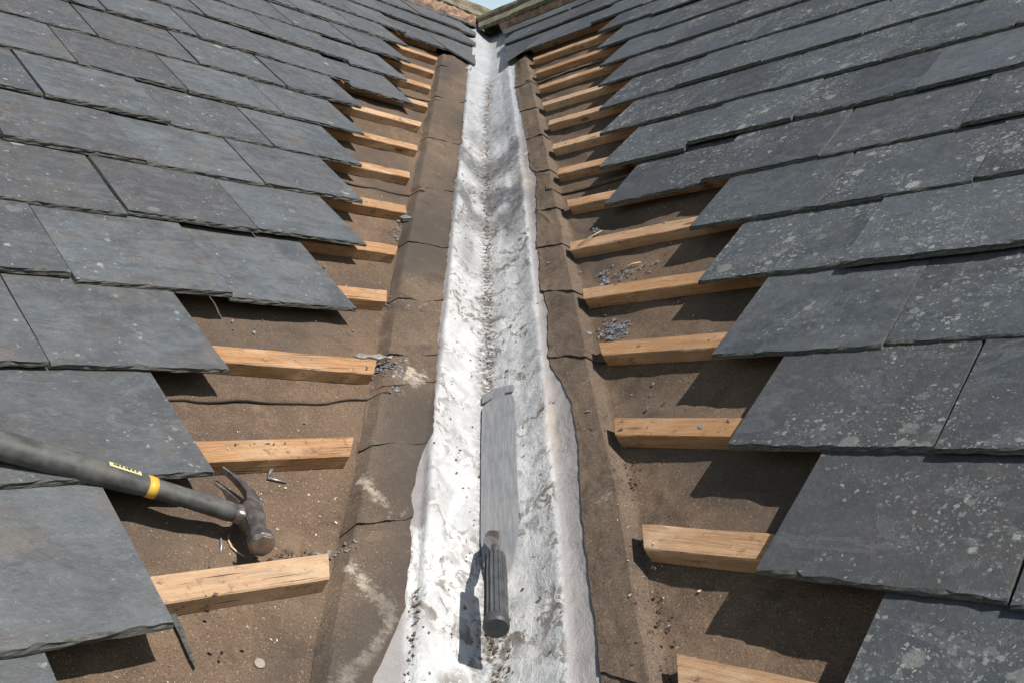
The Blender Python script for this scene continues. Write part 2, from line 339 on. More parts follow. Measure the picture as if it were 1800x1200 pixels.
def felt_sheet(s, rf, va, vb, i):
    cs = cols(.225, 1.75); nv = max(4, int((vb-va)/.011)); vs_, fs, fm, st, dk = [], [], [], [], []
    nc = len(cs)
    for j in range(-1, nv+1):
        for du in cs:
            jj = max(j, 0); v = va+(vb-va)*jj/nv
            low = (1-jj/nv); wob = .006*N(du*6, i*3.7)+.004*N(du*19, i*5.1)
            v2 = v + wob*low
            lift = .0008 + .0042*sst(.93, 1.0, low)*(1+.8*N(du*7, i)) + .001*low
            h = felt_h(s, du, v2) + lift - (.0035 if j < 0 else 0)
            vs_.append(Q(s, du, v2, h)); st.append(stain(s, du, v2)*.5)
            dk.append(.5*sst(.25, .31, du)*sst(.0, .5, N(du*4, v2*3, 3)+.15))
    for j in range(nv+1):
        for a in range(nc-1):
            q = (j*nc+a, j*nc+a+1, (j+1)*nc+a+1, (j+1)*nc+a)
            fs.append(q if s.sgn > 0 else q[::-1]); fm.append(1 if j == 0 else 0)
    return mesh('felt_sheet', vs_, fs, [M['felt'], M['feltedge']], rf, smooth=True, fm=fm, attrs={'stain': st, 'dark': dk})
for s, rf, laps in ((LS, roofL, [-1.3, -.55, -.012, .822, 1.64, 2.35, 3.1]), (RS, roofR, [-1.3, -.42, .45, 1.18, 2.21, 3.1])):
    for i in range(len(laps)-1): felt_sheet(s, rf, laps[i], laps[i+1]+.08, i+10*s.sgn)

def felt_flap(s, rf, va, vb, i, tab, slope):
    rc = random.Random(i*7+3); cre = []
    for _ in range(3 if s.sgn < 0 else 2):
        pv = rc.uniform(va, vb); pd = rc.uniform(.14, .24); an = rc.uniform(.35, 1.2)*rc.choice((-1, 1, 1)); cre.append((pd, pv, math.sin(an), -math.cos(an), rc.uniform(-.0018, .0026), rc.uniform(.03, .09)))
    def crease(du, v):
        h = sc_ = 0
        for pd, pv, nx_, ny_, A, ln in cre:
            a = (du-pd)*nx_+(v-pv)*ny_; b = -(du-pd)*ny_+(v-pv)*nx_; fa = max(0, 1-abs(b)/ln)
            h += A*max(0, 1-abs(a)/.011)*min(1, fa*2); sc_ = max(sc_, (1 if A > 0.0004 else 0)*fa*math.exp(-(a/.006)**2))
        return h, sc_
    nd = 26; nv = max(5, int((vb-va)/.006)); vs_, fs, fm, st, dk = [], [], [], [], []
    grid = []
    for j in range(nv+1):
        row = []
        for a in range(nd+1):
            f = a/nd; low = 1-j/nv; v = va+(vb-va)*j/nv
            v += low*(slope*(f-.5)*.05 + .010*N(f*2.0, i*3.1) + .0028*N(f*6, i*2.3) + .001*N(f*24, i))
            din = interp(tab, v) + .005*N(v*9, i*1.7) + .0035*N(v*38, s.sgn) + .0018*N(v*110, s.sgn); dout = d0(s, v)+.019+.006*N(v*13, i)
            du = din+(dout-din)*f
            lift = .0022+.0040*sst(.92, 1, low)*(.5+.9*abs(N(f*3, i*9.1)))+.0012*low + .0012*N(v*40, f*4, i)*(1-f)
            pq = Q(s, du, v, -.02); xl_ = pq.x-AX(pq.y).x
            ld = -.02+.77*(lead_h(xl_, pq.y)-(SLR if xl_ > 0 else SLL)*abs(xl_))+.0032
            lift += crease(du, v)[0]+.0007*N(du*60, v*60, i)
            fh = felt_h(s, du, v)+lift; wgt = sst(.0, .045, du-din)
            hh = (ld-.0010+(lift-.0022)*.85)*(1-wgt)+max(fh, ld)*wgt; w2 = sst(.190, .243, du); hh = hh*(1-w2)+fh*w2
            row.append((Q(s, du, v, hh), du, v))
        grid.append(row)
    nc = nd+1
    def add(p, du, v):
        vs_.append(p); st.append(min(1, stain(s, du, v)+.75*crease(du, v)[1])); m = (du-.12)/.14
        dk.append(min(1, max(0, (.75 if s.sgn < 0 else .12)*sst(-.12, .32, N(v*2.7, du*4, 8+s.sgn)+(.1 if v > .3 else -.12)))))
        return len(vs_)-1
    idx = [[add(*c) for c in row] for row in grid]
    def face(q, m): fs.append(q if s.sgn > 0 else q[::-1]); fm.append(m)
    for j in range(nv):
        for a in range(nd): face((idx[j][a], idx[j][a+1], idx[j+1][a+1], idx[j+1][a]), 0)
    T = .0046
    lo = [add(c[0]-s.n*T, c[1], c[2]) for c in grid[0]]
    for a in range(nd): face((lo[a], lo[a+1], idx[0][a+1], idx[0][a]), 1)
    li = [add(r[0][0]-s.n*T, r[0][1], r[0][2]) for r in grid]
    for j in range(nv): face((li[j+1], li[j], idx[j][0], idx[j+1][0]), 1)
    lr = [add(r[-1][0]-s.n*T, r[-1][1], r[-1][2]) for r in grid]
    for j in range(nv): face((lr[j], lr[j+1], idx[j+1][-1], idx[j][-1]), 1)
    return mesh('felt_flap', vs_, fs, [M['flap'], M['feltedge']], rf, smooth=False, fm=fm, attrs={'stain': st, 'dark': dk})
LAPS_R = [-.75, -.141, .455, .676, .878, 1.067, 1.309, 1.60, 1.875, 2.19, 2.53]
LAPS_L = [-.95, -.60, -.287, -.139, .012, .095, .285, .53, .851, 1.23, 1.669, 2.10, 2.32]
for i in range(len(LAPS_R)-1): felt_flap(RS, roofR, LAPS_R[i], LAPS_R[i+1]+.035, i+20, IN_R, .15*rnd.uniform(-1, 1))
for i in range(len(LAPS_L)-1): felt_flap(LS, roofL, LAPS_L[i], LAPS_L[i+1]+.03, i+50, IN_L, .15*rnd.uniform(-1, 1))

# ------------------------------------------------------------------ battens
def batten(s, rf, k):
    v0 = k*s.g+.245+rnd.uniform(-.003, .003); wdt = .040+rnd.uniform(-.0015, .0015); ht, hb_ = -.0152, -.0398
    ue_s = {(-1, -1): .018}.get((s.sgn, k), 0)
    v0 += {(1, -2): .016, (-1, -3): .008, (-1, 0): .012, (-1, -1): .025, (-1, -2): .012, (1, 3): .006}.get((s.sgn, k), 0)
    tilt = {(-1, -1): .075, (1, 3): .06, (1, 2): .04, (-1, -2): .005, (-1, 0): .0}.get((s.sgn, k), rnd.uniform(-.012, .012))
    vm = v0+.02; ue = uax(s, vm)+.279+ue_s+rnd.uniform(-.004, .008); L = 1.15 if k < 6 else .95
    n = 26; rings = []; mi = rnd.uniform(.75, 1.05); e = rnd.uniform(-.004, .008)
    o = P(s, ue, v0, 0)
    for i in range(n+1):
        x = L*(i/n)**1.3; dv = -tilt*(L*.35-min(x, L*.35)); j = .0009*N(x*14, k, s.sgn)*1.6; sk = e if i == 0 else 0
        b = .0016
        pr = [(b, hb_), (wdt-b, hb_), (wdt, hb_+b), (wdt, ht-b), (wdt-b, ht), (b, ht), (0, ht-b), (0, hb_+b)]
        rings.append([V((s.sgn*(x+sk*(q[0]/wdt-.5)+(mi*(s.aus/s.avs)*(q[0]-wdt/2)*(1-i/n))), q[0]+dv+j+.0011*N(x*40, m, k), q[1]+(.0011*N(x*30, m, k+9) if q[1] > -.03 else 0))) for m, q in enumerate(pr)])
    vs_, fs = loft(rings)
    if s.sgn > 0: pass
    else: fs = [f[::-1] for f in fs]
    fs = [f[::-1] for f in fs]
    b = mesh('batten', vs_, fs, M['wood'], rf, frame(o, s.x, s.v, s.n))
    for x in ([rnd.uniform(.05, .2)] if rnd.random() < .3 else []):
        rr = [[V((s.sgn*x+.0042*math.cos(a*math.pi/4), .02-tilt*(L*.35-x)+.0042*math.sin(a*math.pi/4), z)) for a in range(8)] for z in (ht-.002, ht+.0012)]
        vv, ff = loft(rr); mesh('nail', vv, ff, M['nail'], b, frame(o, s.x, s.v, s.n))
    return b
for k in range(-5, 12): batten(LS, roofL, k)
for k in range(-4, 13): batten(RS, roofR, k)

# ------------------------------------------------------------------ slates
def clip(poly, f):
    out = []
    for i in range(len(poly)):
        a, b = poly[i], poly[(i+1) % len(poly)]; fa, fb = f(a), f(b)
        if fa >= 0: out.append(a)
        if (fa >= 0) != (fb >= 0): t_ = fa/(fa-fb); out.append((a[0]+(b[0]-a[0])*t_, a[1]+(b[1]-a[1])*t_))
    return out
TH, HL = .0072, .0175
def slate(s, rf, poly, mat, lift=0.0, rot=0.0, seed=0, chip=None):
    """poly in (u,v), first edge is the tail (low u -> high u)."""
    r = random.Random(seed); u0 = min(p[0] for p in poly); v0 = min(p[1] for p in poly)
    ln = .485; ang = math.atan2(HL+lift, ln)
    y = s.v*math.cos(ang)-s.n*math.sin(ang); z = s.n*math.cos(ang)+s.v*math.sin(ang)
    th = TH*r.uniform(.85, 1.25)
    pts = []; kinds = []
    for i in range(len(poly)):
        a, b = poly[i], poly[(i+1) % len(poly)]; L = math.hypot(b[0]-a[0], b[1]-a[1]); tail = abs(b[1]-a[1]) < .004 and min(a[1], b[1]) < v0+.01
        n = max(1, int(L/(.011 if tail else .045)))
        for j in range(n):
            f = j/n; pts.append((a[0]+(b[0]-a[0])*f, a[1]+(b[1]-a[1])*f)); kinds.append(1 if tail else 0)
    # centroid-ward inset
    cu = sum(p[0] for p in pts)/len(pts); cv = sum(p[1] for p in pts)/len(pts)
    sd_ = seed*1.37; cc = r.uniform(.004, .014); cs = r.random(); umax = max(p[0] for p in pts)
    rings = []
    for li, (zf, amp) in enumerate(((0, .0016), (.35, .0026), (.7, .0044), (1, .0062))):
        ring = []
        for (pu, pv), kd in zip(pts, kinds):
            x = pu-u0; yy = pv-v0
            if pv < v0+.25*ln:
                wob = .0022*N(pu*9, sd_)+.0013*N(pu*40, sd_)
            else: wob = 0
            if kd or pv < v0+.003:
                ins = abs(N(pu*33, sd_+li*5.3))*amp*1.6 + abs(N(pu*90, sd_+li*3.1))*amp*.8
                if cs < .14 and pu-u0 < cc: ins += (cc-(pu-u0))*.7
                if cs > .88 and umax-pu < cc: ins += (cc-(umax-pu))*.7
                yy += ins + wob
            dx = (1 if pu < cu else -1)*(abs(N(pv*30, sd_+7+li))*.0012 + .0004*li)
            x += dx
            ring.append(V((s.sgn*x, yy, th*zf)))
        rings.append(ring)
    if s.sgn < 0: rings = [rg[::-1] for rg in rings]
    vs_, fs = loft(rings)
    fm = [1]*(len(fs)-1)+[0]; fm[-2] = 0
    o = P(s, u0, v0, lift)
    if rot:
        x2 = s.x*math.cos(rot)+y*math.sin(rot); y2 = y*math.cos(rot)-s.x*math.sin(rot)
    else: x2, y2 = s.x, y
    return mesh('slate', vs_, fs, [mat, M['edge']], rf, frame(o, x2, y2, z), fm=fm)

EDGE_R = {-5: -.98, -4: -1.64+.36, -3: -1.0, -2: -1.66, -1: -2.27, 0: -2.98, 1: -3.63, 2: -4.24, 3: -4.90, 4: -5.49, 5: -7.18, 6: -7.85, 7: -8.49, 8: -9.12, 9: -9.80, 10: -10.41, 11: -11.15, 12: -11.8}
EDGE_R[-3] = -.96; EDGE_R[-4] = -.35; EDGE_R[-5] = .35
EDGE_L = {-5: -.6, -4: -1.28, -3: -1.92, -2: -2.53, -1: -3.22, 0: -3.79, 1: -5.57, 2: -6.33, 3: -6.9, 4: -7.51, 5: -8.17, 6: -8.77, 7: -10.45, 8: -11.02, 9: -11.77, 10: -12.40}
SLIP = {(1, 5, 0): (-.010, .05), (1, 5, 1): (-.006, .02), (1, 6, 0): (-.012, .0), (-1, 1, 1): (-.010, .0), (-1, 7, 0): (-.008, .03), (-1, 8, 0): (-.008, .0), (-1, 2, 0): (.010, 0), (1, 3, 0): (.008, 0), (1, 11, 0): (.02, 0), (1, 12, 0): (.03, -.02)}
# slates whose supporting course below is gone have dropped onto the battens
DROP = {(1, 5, 0): -.0125, (-1, 1, 0): -.0125, (-1, 7, 0): -.0125, (-1, 11, 0): -.008, (-1, 11, 1): -.010, (1, 13, 0): -.008, (1, 13, 1): -.010, (1, 6, 0): -.003, (-1, 8, 0): -.003}
def course(s, rf, k, mat, ustart, cut=None):
    wd = .263 if s.sgn > 0 else .253; u = ustart; i = 0
    vt0 = k*s.g
    while i < 26:
        wi = wd*rnd.uniform(.985, 1.015)
        if cut and i == 0: wi = cut
        vt = vt0+rnd.uniform(-.0045, .0045)+SLIP.get((s.sgn, k, i), (0, 0))[0]; ln = .482+rnd.uniform(0, .008)
        gap = rnd.uniform(.0006, .0024)
        poly = [(u, vt), (u+wi-gap, vt), (u+wi-gap, vt+ln), (u, vt+ln)]
        ps = [pix(P(s, a, b, 0)) for a, b in poly]
        vis = [q for q in ps if q and -620 < q[0] < 2420 and -420 < q[1] < 1750]
        if i > 0 and not vis: break
        if cut:
            lim = .075 if s.sgn < 0 else .142
            poly = clip(poly, lambda q: q[0]-uax(s, q[1])-lim)
        if k >= 11: poly = [(a, min(b, 3.16 if s.sgn > 0 else 3.02)) for a, b in poly]
        sd_ = rnd.randrange(99999)
        lift = rnd.choice((0, .001, .002, .003, .006)) if i else rnd.uniform(.0, .003)
        lift = DROP.get((s.sgn, k, i), lift)
        if len(poly) >= 3 and max(b for a, b in poly)-min(b for a, b in poly) > .03:
            slate(s, rf, poly, mat, lift, (rnd.uniform(-.008, .008)+s.sgn*SLIP.get((s.sgn, k, i), (0, 0))[1]) if not cut else 0, sd_)
        u += wi; i += 1
for k in range(-5, 13): course(RS, roofR, k, M['slateR'], EDGE_R[k]*.2)
for k in range(13, 16): course(RS, roofR, k, M['slateR'], uax(RS, k*.2)+.06, [.30, .17, .24][k-13])
for k in range(-5, 11): course(LS, roofL, k, M['slateL'], EDGE_L[k]*.2)
for k in range(11, 15): course(LS, roofL, k, M['slateL'], uax(LS, k*LS.g)+.02, [.20, .30, .16, .25][k-11])
# cut corner slates left beside the lead below the lowest whole course
for s, rf, k, m, lim, wd in ((LS, roofL, 10, 'slateL', .075, .135), (RS, roofR, 12, 'slateR', .142, .09)):
    v = k*s.g+.05; u = uax(s, v+.12)
    poly = clip([(u-.1, v), (u+lim+wd*.4, v), (u+lim+wd, v+.17), (u+lim+wd, v+.40), (u-.3, v+.40)], lambda q: q[0]-uax(s, q[1])-lim)
    slate(s, rf, poly, M[m], 0, 0, 77+k)

# ------------------------------------------------------------------ ridge
def ridge(s, rf, vr, vlow):
    far = -s.hd*0 + s.hd*math.cos(s.p) - V((0, 0, math.sin(s.p)))
    y0 = (vr-s.av)/s.avs
    wl = vr-vlow
    prof = [(-wl, .030), (-wl, .048), (-.045, .052), (-.030, .068), (-.012, .078), (.012, .078), (.03, .068), (.045, .052), (.15, .048), (.15, .03), (0, .026)]
    def pt(a, hh, x, mitre):
        if a <= 0: p = P(s, 0, vr+a, hh)
        else: p = P(s, 0, vr, hh)+far*a
        if a > 0: p = P(s, 0, vr, hh*.9)+far*a
        st = uax(s, vr+min(a, 0))+.0 if mitre else uax(s, vr)
        return p+s.u*(st+x)
    x = 0.0
    for i in range(5):
        L = .42 if i else .33; rings = []
        for jx in range(9):
            xx = x+L*jx/8*.985; m = (i == 0)
            ring = []
            for q, (a, hh) in enumerate(prof):
                sh = 0
                if i == 0: sh = (uax(s, vr+min(a, 0))-uax(s, vr))*(1-jx/8)
                ring.append(pt(a, hh+.002*N(xx*8, q, s.sgn)+.003*(i % 2), xx+sh, False)+s.n*.0)
            rings.append(ring)
        vs_, fs = loft(rings)
        if s.sgn > 0: fs = [f[::-1] for f in fs]
        mesh('ridge_tile', vs_, fs, M['ridge'], rf); x += L
    # mortar bed under the tiles
    vs_, fs = [], []; nx, ny = 150, 9
    for i in range(nx+1):
        xx = 2.0*i/nx
        for j in range(ny+1):
            f = j/ny; a = vlow-(.022 if s.sgn > 0 else .05)*(1+.25*N(xx*7, s.sgn))+f*.10
            hh = .006+.034*sst(0, .45, f)+.010*FB(xx*22, f*3, s.sgn*4)+.006*N(xx*60, f*9)
            if j == 0: hh = -.012
            vs_.append(P(s, uax(s, a)+(.03 if s.sgn < 0 else .13)+xx, a, hh))
    for i in range(nx):
        for j in range(ny):
            q = (i*(ny+1)+j, (i+1)*(ny+1)+j, (i+1)*(ny+1)+j+1, i*(ny+1)+j+1); fs.append(q if s.sgn > 0 else q[::-1])
    mesh('mortar_bed', vs_, fs, M['mortar'], rf)
ridge(RS, roofR, 3.30, 3.165); ridge(LS, roofL, 3.30*1.0-.155+.0, 3.02)

# ------------------------------------------------------------------ lead valley
gutter = empty('lead_valley', AX(.6), 'pale weathered lead gutter running up the valley between the two slopes', 'gutter')
def lead_sheet(y0, y1, xl, xr, i):
    ny = int((y1-y0)/.010); nx = 76; vs_, fs, at = [], [], {k: [] for k in ('inner', 'flange', 'grey', 'line', 'tan', 'upper')}
    for j in range(-1, ny+1):
        jj = max(j, 0)
        for a in range(nx+1):
            f = a/nx; y = y0+(y1-y0)*jj/ny; xL = interp([(1.04, .152), (1.12, .145), (1.25, .130), (1.5, .137), (2, .125), (3, .118), (4.2, .09), (5, .075)], y) if xl is None else xl; x = -xL+(xL+xr)*f
            low = 1-jj/ny; y += low*(.018*N(f*3, i*2.2)+.006*N(f*11, i)) if i else 0
            if a == 0: x -= .006*N(y*5, i)
            if a == nx: x += .006*N(y*5, i+4)
            z = lead_h(x, y)+(.0005 + .0028*low*(.6 + .4*sst(.96, 1, low)) if i else 0)-(.003 if j < 0 else 0)
            p = AX(y); vs_.append(V((p.x+x, p.y, p.z+z)))
            cr = interp(CR_R, y) if x > 0 else interp(CR_L, y); e = abs(x)-cr
            fl = sst(.000, .010, e)
            if x < 0 and 1.12 < y < 1.385: fl *= sst(-.004, .008, e-.030+.06*(1.385-y))
            at['flange'].append(fl*(1-.6*sst(3.6, 4.3, y))); at['inner'].append((1-fl)*(1-.8*sst(3.5, 4.1, y)))
            c = .026*sst(3.2, 4.6, y)
            at['line'].append(math.exp(-((x-c+.004*N(y*9))/(.019))**2)*(1-.7*sst(3.9, 4.2, y)))
            gb = 1.2*math.exp(-((y-2.93-.9*abs(x))/.075)**2)+math.exp(-((y-2.66)/.15)**2)*1.1*sst(-.45, .2, N(x*22, y*9))+.7*math.exp(-(((x-.058)/.02)**2+((y-2.5)/.14)**2))+.55*math.exp(-(((x+.045)/.02)**2+((y-2.35)/.13)**2))
            gb += .6*math.exp(-(((x-.05)/.03)**2+((y-3.3)/.09)**2))+.55*math.exp(-(((x+.04)/.025)**2+((y-3.25)/.1)**2))
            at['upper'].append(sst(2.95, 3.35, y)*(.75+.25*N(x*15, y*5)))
            at['grey'].append(min(1, gb*1.25)*(1-fl*.6))
            at['tan'].append(max(.45*math.exp(-(((x-.100)/.012)**2+((y-1.62)/.09)**2)), .35*math.exp(-(((x+.12)/.04)**2+((y-1.06)/.05)**2)), .5*math.exp(-(((x-.12)/.03)**2+((y-2.72)/.07)**2))))
    nc = nx+1
    for j in range(ny+1):
        for a in range(nx): fs.append((j*nc+a, j*nc+a+1, (j+1)*nc+a+1, (j+1)*nc+a))
    return mesh('lead_sheet', vs_, fs, M['lead'], gutter, smooth=True, attrs=at)
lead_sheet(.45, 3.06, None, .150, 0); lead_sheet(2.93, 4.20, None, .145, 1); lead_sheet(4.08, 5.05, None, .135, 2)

# ================================================================== LOOSE THINGS
def tube(path, rads, n=14, flat=None):
    rings = []; up = V((0, 0, 1))
    for i, p in enumerate(path):
        d = (path[min(i+1, len(path)-1)]-path[max(i-1, 0)]).normalized(); a = d.cross(up)
        if a.length < .01: a = d.cross(V((1, 0, 0)))
        a.normalize(); b = a.cross(d); r = rads[i]; ra, rb = r if isinstance(r, tuple) else (r, r)
        rings.append([p+a*(ra*math.cos(2*math.pi*k/n))+b*(rb*math.sin(2*math.pi*k/n)) for k in range(n)])
    return loft(rings)

# ---- claw hammer: local x runs from the head down the handle, y towards the striking face, z out of the side
W3 = lambda t_: V(t_)+V((0, 0, ZC))
Hc = W3((-.3007, 1.2173, -.1278))+LS.n*.006
Hc = V((0, 0, ZC))+(Hc-V((0, 0, ZC)))*1.0156
hx = (rgt*-.755 + upv*.345 - fwd*.56).normalized()                 # towards the butt of the handle
hy = rgt*.74 - upv*.673 - fwd*((rgt*.74 - upv*.673).dot(hx)/hx.dot(fwd)); hy.normalize()
hz = hx.cross(hy); HS = 1.06
if hz.dot(LS.n) < 0: hz = -hz
HM = frame(Hc, hx*HS, hy*HS, hz*HS)
ham = empty('claw_hammer', Hc, 'claw hammer with black rubber handle and yellow band lying across the left slates', 'hammer')
def hpt(x, y, z): return HM @ V((x, y, z))
rev = hx.cross(hy).dot(hz) < 0
def hm(name, rings, mat, parent, smooth=True, caps=True):
    vs_, fs = loft(rings, caps=caps); me_v = [HM @ p for p in vs_]
    if rev: fs = [f[::-1] for f in fs]
    o = mesh(name, me_v, fs, mat, parent, smooth=smooth)
    bm = bmesh.new(); bm.from_mesh(o.data); bmesh.ops.recalc_face_normals(bm, faces=bm.faces); bm.to_mesh(o.data); bm.free(); return o
def ell(x, y, z, ry, rz, n=18, pw=2.4):
    out = []
    for k in range(n):
        a = 2*math.pi*k/n; c_, s_ = math.cos(a), math.sin(a)
        out.append(V((x, y+ry*math.copysign(abs(c_)**(2/pw), c_), z+rz*math.copysign(abs(s_)**(2/pw), s_))))
    return out
# handle grip (swells, then narrows towards the neck, bows gently)
gp = [(.020, 0, .0115, .0098), (.024, 0, .0132, .0108), (.05, 0, .0130, .0105), (.085, .0, .0126, .0104), (.112, .000, .0132, .0108), (.118, 0, .0142, .0118), (.15, .001, .0155, .0128), (.19, .001, .0166, .0136), (.23, -.001, .0164, .0136), (.27, -.004, .0158, .0134), (.305, -.009, .0172, .0142), (.322, -.012, .0180, .0148), (.332, -.013, .0150, .012), (.335, -.013, .008, .007)]
gp = [(x*1.1, y-.010*math.sin(x*9.4), ry*(.96 if x < .13 else 1.02), rz*(.94 if x < .13 else 1.0)) for x, y, ry, rz in gp]
hm('grip', [ell(x, y+.002, 0, ry, rz) for x, y, ry, rz in gp], M['rubber'], ham)
hm('yellow_band', [ell(x, .002+interp([(q[0], q[1]) for q in gp], x), 0, ry+.0006, rz+.0006) for x, ry, rz in ((.1135, .0125, .0102), (.1235, .0128, .0104))], M['yellow'], ham)
# label stuck on the upper flank of the grip
lab = []
def flank(x, a):
    g = min(range(len(gp)), key=lambda i: abs(gp[i][0]-x)); ry = interp([(q[0], q[2]) for q in gp], x); rz = interp([(q[0], q[3]) for q in gp], x); yy = interp([(q[0], q[1]) for q in gp], x)
    c_, s_ = math.cos(a), math.sin(a); return V((x, yy+.002+(ry+.0005)*math.copysign(abs(c_)**(2/2.4), c_), (rz+.0005)*math.copysign(abs(s_)**(2/2.4), s_)))
vs_, fs = [], []
for i in range(9):
    for j in range(5): vs_.append(HM @ flank(.134+.036*i/8, R_(80+26*j/4)))
for i in range(8):
    for j in range(4): fs.append((i*5+j, i*5+j+1, i*5+j+6, i*5+j+5))
lb = mesh('label', vs_, fs, M['labelc'], ham, smooth=True)
for i in range(7):
    xa = .138+.0042*i; vs_ = []; ww = .0022+.0006*(i % 3)
    for a, b in ((0, 0), (1, 0), (1, 1), (0, 1)): vs_.append(HM @ (flank(xa+ww*a, R_(89+9*b))*1.0 + V((0, -.0003, .0005))))
    mesh('print_mark', vs_, [(0, 1, 2, 3)], M['ink'], lb)
# head
def rect(y, x0, x1, z0, z1, c=.003, xo=0):
    return [V((x0+c+xo, y, z0)), V((x1-c+xo, y, z0)), V((x1+xo, y, z0+c)), V((x1+xo, y, z1-c)), V((x1-c+xo, y, z1)), V((x0+c+xo, y, z1)), V((x0+xo, y, z1-c)), V((x0+xo, y, z0+c))]
hd_rings = [rect(-.020, -.013, .006, -.0125, .0125, .004), rect(-.012, -.0135, .012, -.0135, .0135, .004), rect(.008, -.0135, .013, -.0135, .0135, .004), rect(.018, -.0125, .0105, -.0115, .0115, .005), rect(.030, -.0115, .0095, -.0105, .0105, .0058), rect(.040, -.0120, .0100, -.011, .011, .0058), rect(.0435, -.0150, .0130, -.014, .014, .0075), rect(.056, -.0155, .0135, -.0145, .0145, .0080), rect(.0585, -.0135, .0115, -.0125, .0125, .0072)]
head = hm('head', hd_rings, M['steel'], ham, smooth=False)
bm = bmesh.new(); bm.from_mesh(head.data); bmesh.ops.bevel(bm, geom=[e for e in bm.edges if len(e.link_faces) == 2 and e.calc_face_angle(0) > .5], offset=.0012, segments=2, affect='EDGES'); bm.to_mesh(head.data); bm.free()
hm('neck', [ell(x, 0, 0, ry, rz, 16, 3) for x, ry, rz in ((.004, .0145, .0105), (.014, .0125, .0098), (.024, .0105, .0088))], M['steel'], head)
for zs in (-1, 1):
    rr = []
    for y, xc, tk, zi, zo in ((-.012, -.002, .0115, .0, .0128), (-.026, -.004, .0090, .0008, .0130), (-.040, -.0035, .0070, .0026, .0134), (-.054, .0030, .0056, .0042, .0142), (-.068, .0120, .0040, .0054, .0146), (-.080, .0240, .0018, .0062, .0146)):
        sl = .25+(-y)*8; dx, dy = math.cos(.3*sl), math.sin(.3*sl)*.5
        rr.append([V((xc-tk*dx, y-tk*dy, zs*zi)), V((xc-tk*dx, y-tk*dy, zs*zo)), V((xc+tk*dx, y+tk*dy, zs*zo)), V((xc+tk*dx*.8, y+tk*dy, zs*(zi+.0012)))])
    cl = hm('claw', rr, M['steel'], head, smooth=False)
    bm = bmesh.new(); bm.from_mesh(cl.data); bmesh.ops.bevel(bm, geom=list(bm.edges), offset=.0007, segments=1, affect='EDGES'); bm.to_mesh(cl.data); bm.free()

# ---- slate ripper resting in the valley
rip = empty('slate_ripper', AX(1.3), 'slate ripper with long scuffed steel blade and ribbed grey handle lying in the lead valley', 'ripper')
def lead_pt(x, y, up=0): p = AX(y); return V((p.x+x, p.y, p.z+lead_h(x, y)+up))
A1, A2 = lead_pt(-.012, 1.78, .004), lead_pt(-.013, 1.33, .004); B1, B2 = lead_pt(.045, 1.78, .004), lead_pt(.040, 1.33, .004)
# long, slightly tapering outline with hooked notches near the tip (s along the blade from tip, w across 0..1)
outl = [(.0, .25), (-.004, .6), (.004, .9), (.012, 1.0), (.040, 1.0), (.052, .97), (.046, .72), (.052, .66), (.060, .70), (.066, .88), (.080, .94), (.110, 1.0), (.30, 1.0), (.72, 1.0), (.80, .98), (.86, .93), (.94, .80), (.985, .62), (1.0, .45), (.97, .2), (.90, .06), (.80, .0), (.30, .0), (.11, .02), (.085, .07), (.070, .20), (.060, .33), (.050, .32), (.060, .16), (.066, .02), (.030, .0), (.010, .06)]
def bl(sx, wx, h=0):
    a = A1.lerp(A2, sx); b = B1.lerp(B2, sx); nn = (b-a).cross(A2-A1).normalized(); nn = nn if nn.z > 0 else -nn
    return a.lerp(b, wx)+nn*h
nO = len(outl); top = [bl(a, b, .0018) for a, b in outl]; bot = [bl(a, b, 0) for a, b in outl]
bm = bmesh.new(); tv = [bm.verts.new(p) for p in top]; bv = [bm.verts.new(p) for p in bot]
bm.faces.new(tv[::-1]); bm.faces.new(bv)
for i in range(nO): bm.faces.new((tv[i], tv[(i+1) % nO], bv[(i+1) % nO], bv[i]))
bmesh.ops.recalc_face_normals(bm, faces=bm.faces); me = bpy.data.meshes.new('blade'); bm.to_mesh(me); bm.free(); me.materials.append(M['blade']); link('blade', me, rip)
# tang cranks up from the blade into the handle
axv = (AX(1)-AX(2)).normalized(); nv_ = V((0, 0, 1))-axv*axv.z; nv_.normalize()
Hs = lead_pt(.006, 1.292, .078); He = Hs+axv*.128+nv_*(-.004)
tp = [bl(.78, .33, .002), bl(.83, .32, .006), bl(.862, .31, .022), Hs-axv*.030-nv_*.010, Hs-axv*.018-nv_*.001, Hs-axv*.006, Hs+axv*.01]
vs_, fs = tube(tp, [(.009, .003), (.009, .0045), (.0078, .006), (.007, .0064), (.0066, .0066), (.0066, .0066), (.0066, .0066)], 12); mesh('tang', vs_, fs, M['steel'], rip, smooth=True)
def ribbed(n=60):
    rings = []; sx = axv.cross(nv_).normalized()
    for f, r, rib in ((0, .0105, 0), (.015, .0128, 0), (.03, .0134, 1), (.3, .0146, 1), (.6, .0144, 1), (.88, .0150, 1), (.905, .0156, 0), (.97, .0160, 0), (1.0, .0145, 0)):
        c_ = Hs.lerp(He, f); ring = []
        for k in range(n):
            a = 2*math.pi*k/n; rr = r-(.0014 if rib and (k % 4) in (0, 1) else 0); ring.append(c_+sx*(rr*math.cos(a))+nv_*(rr*math.sin(a)))
        rings.append(ring)
    return loft(rings)
vs_, fs = ribbed(); hd_ = mesh('handle', vs_, fs, M['ribgrip'], rip)
bm = bmesh.new(); bm.from_mesh(hd_.data); bmesh.ops.recalc_face_normals(bm, faces=bm.faces); bm.to_mesh(hd_.data); bm.free()

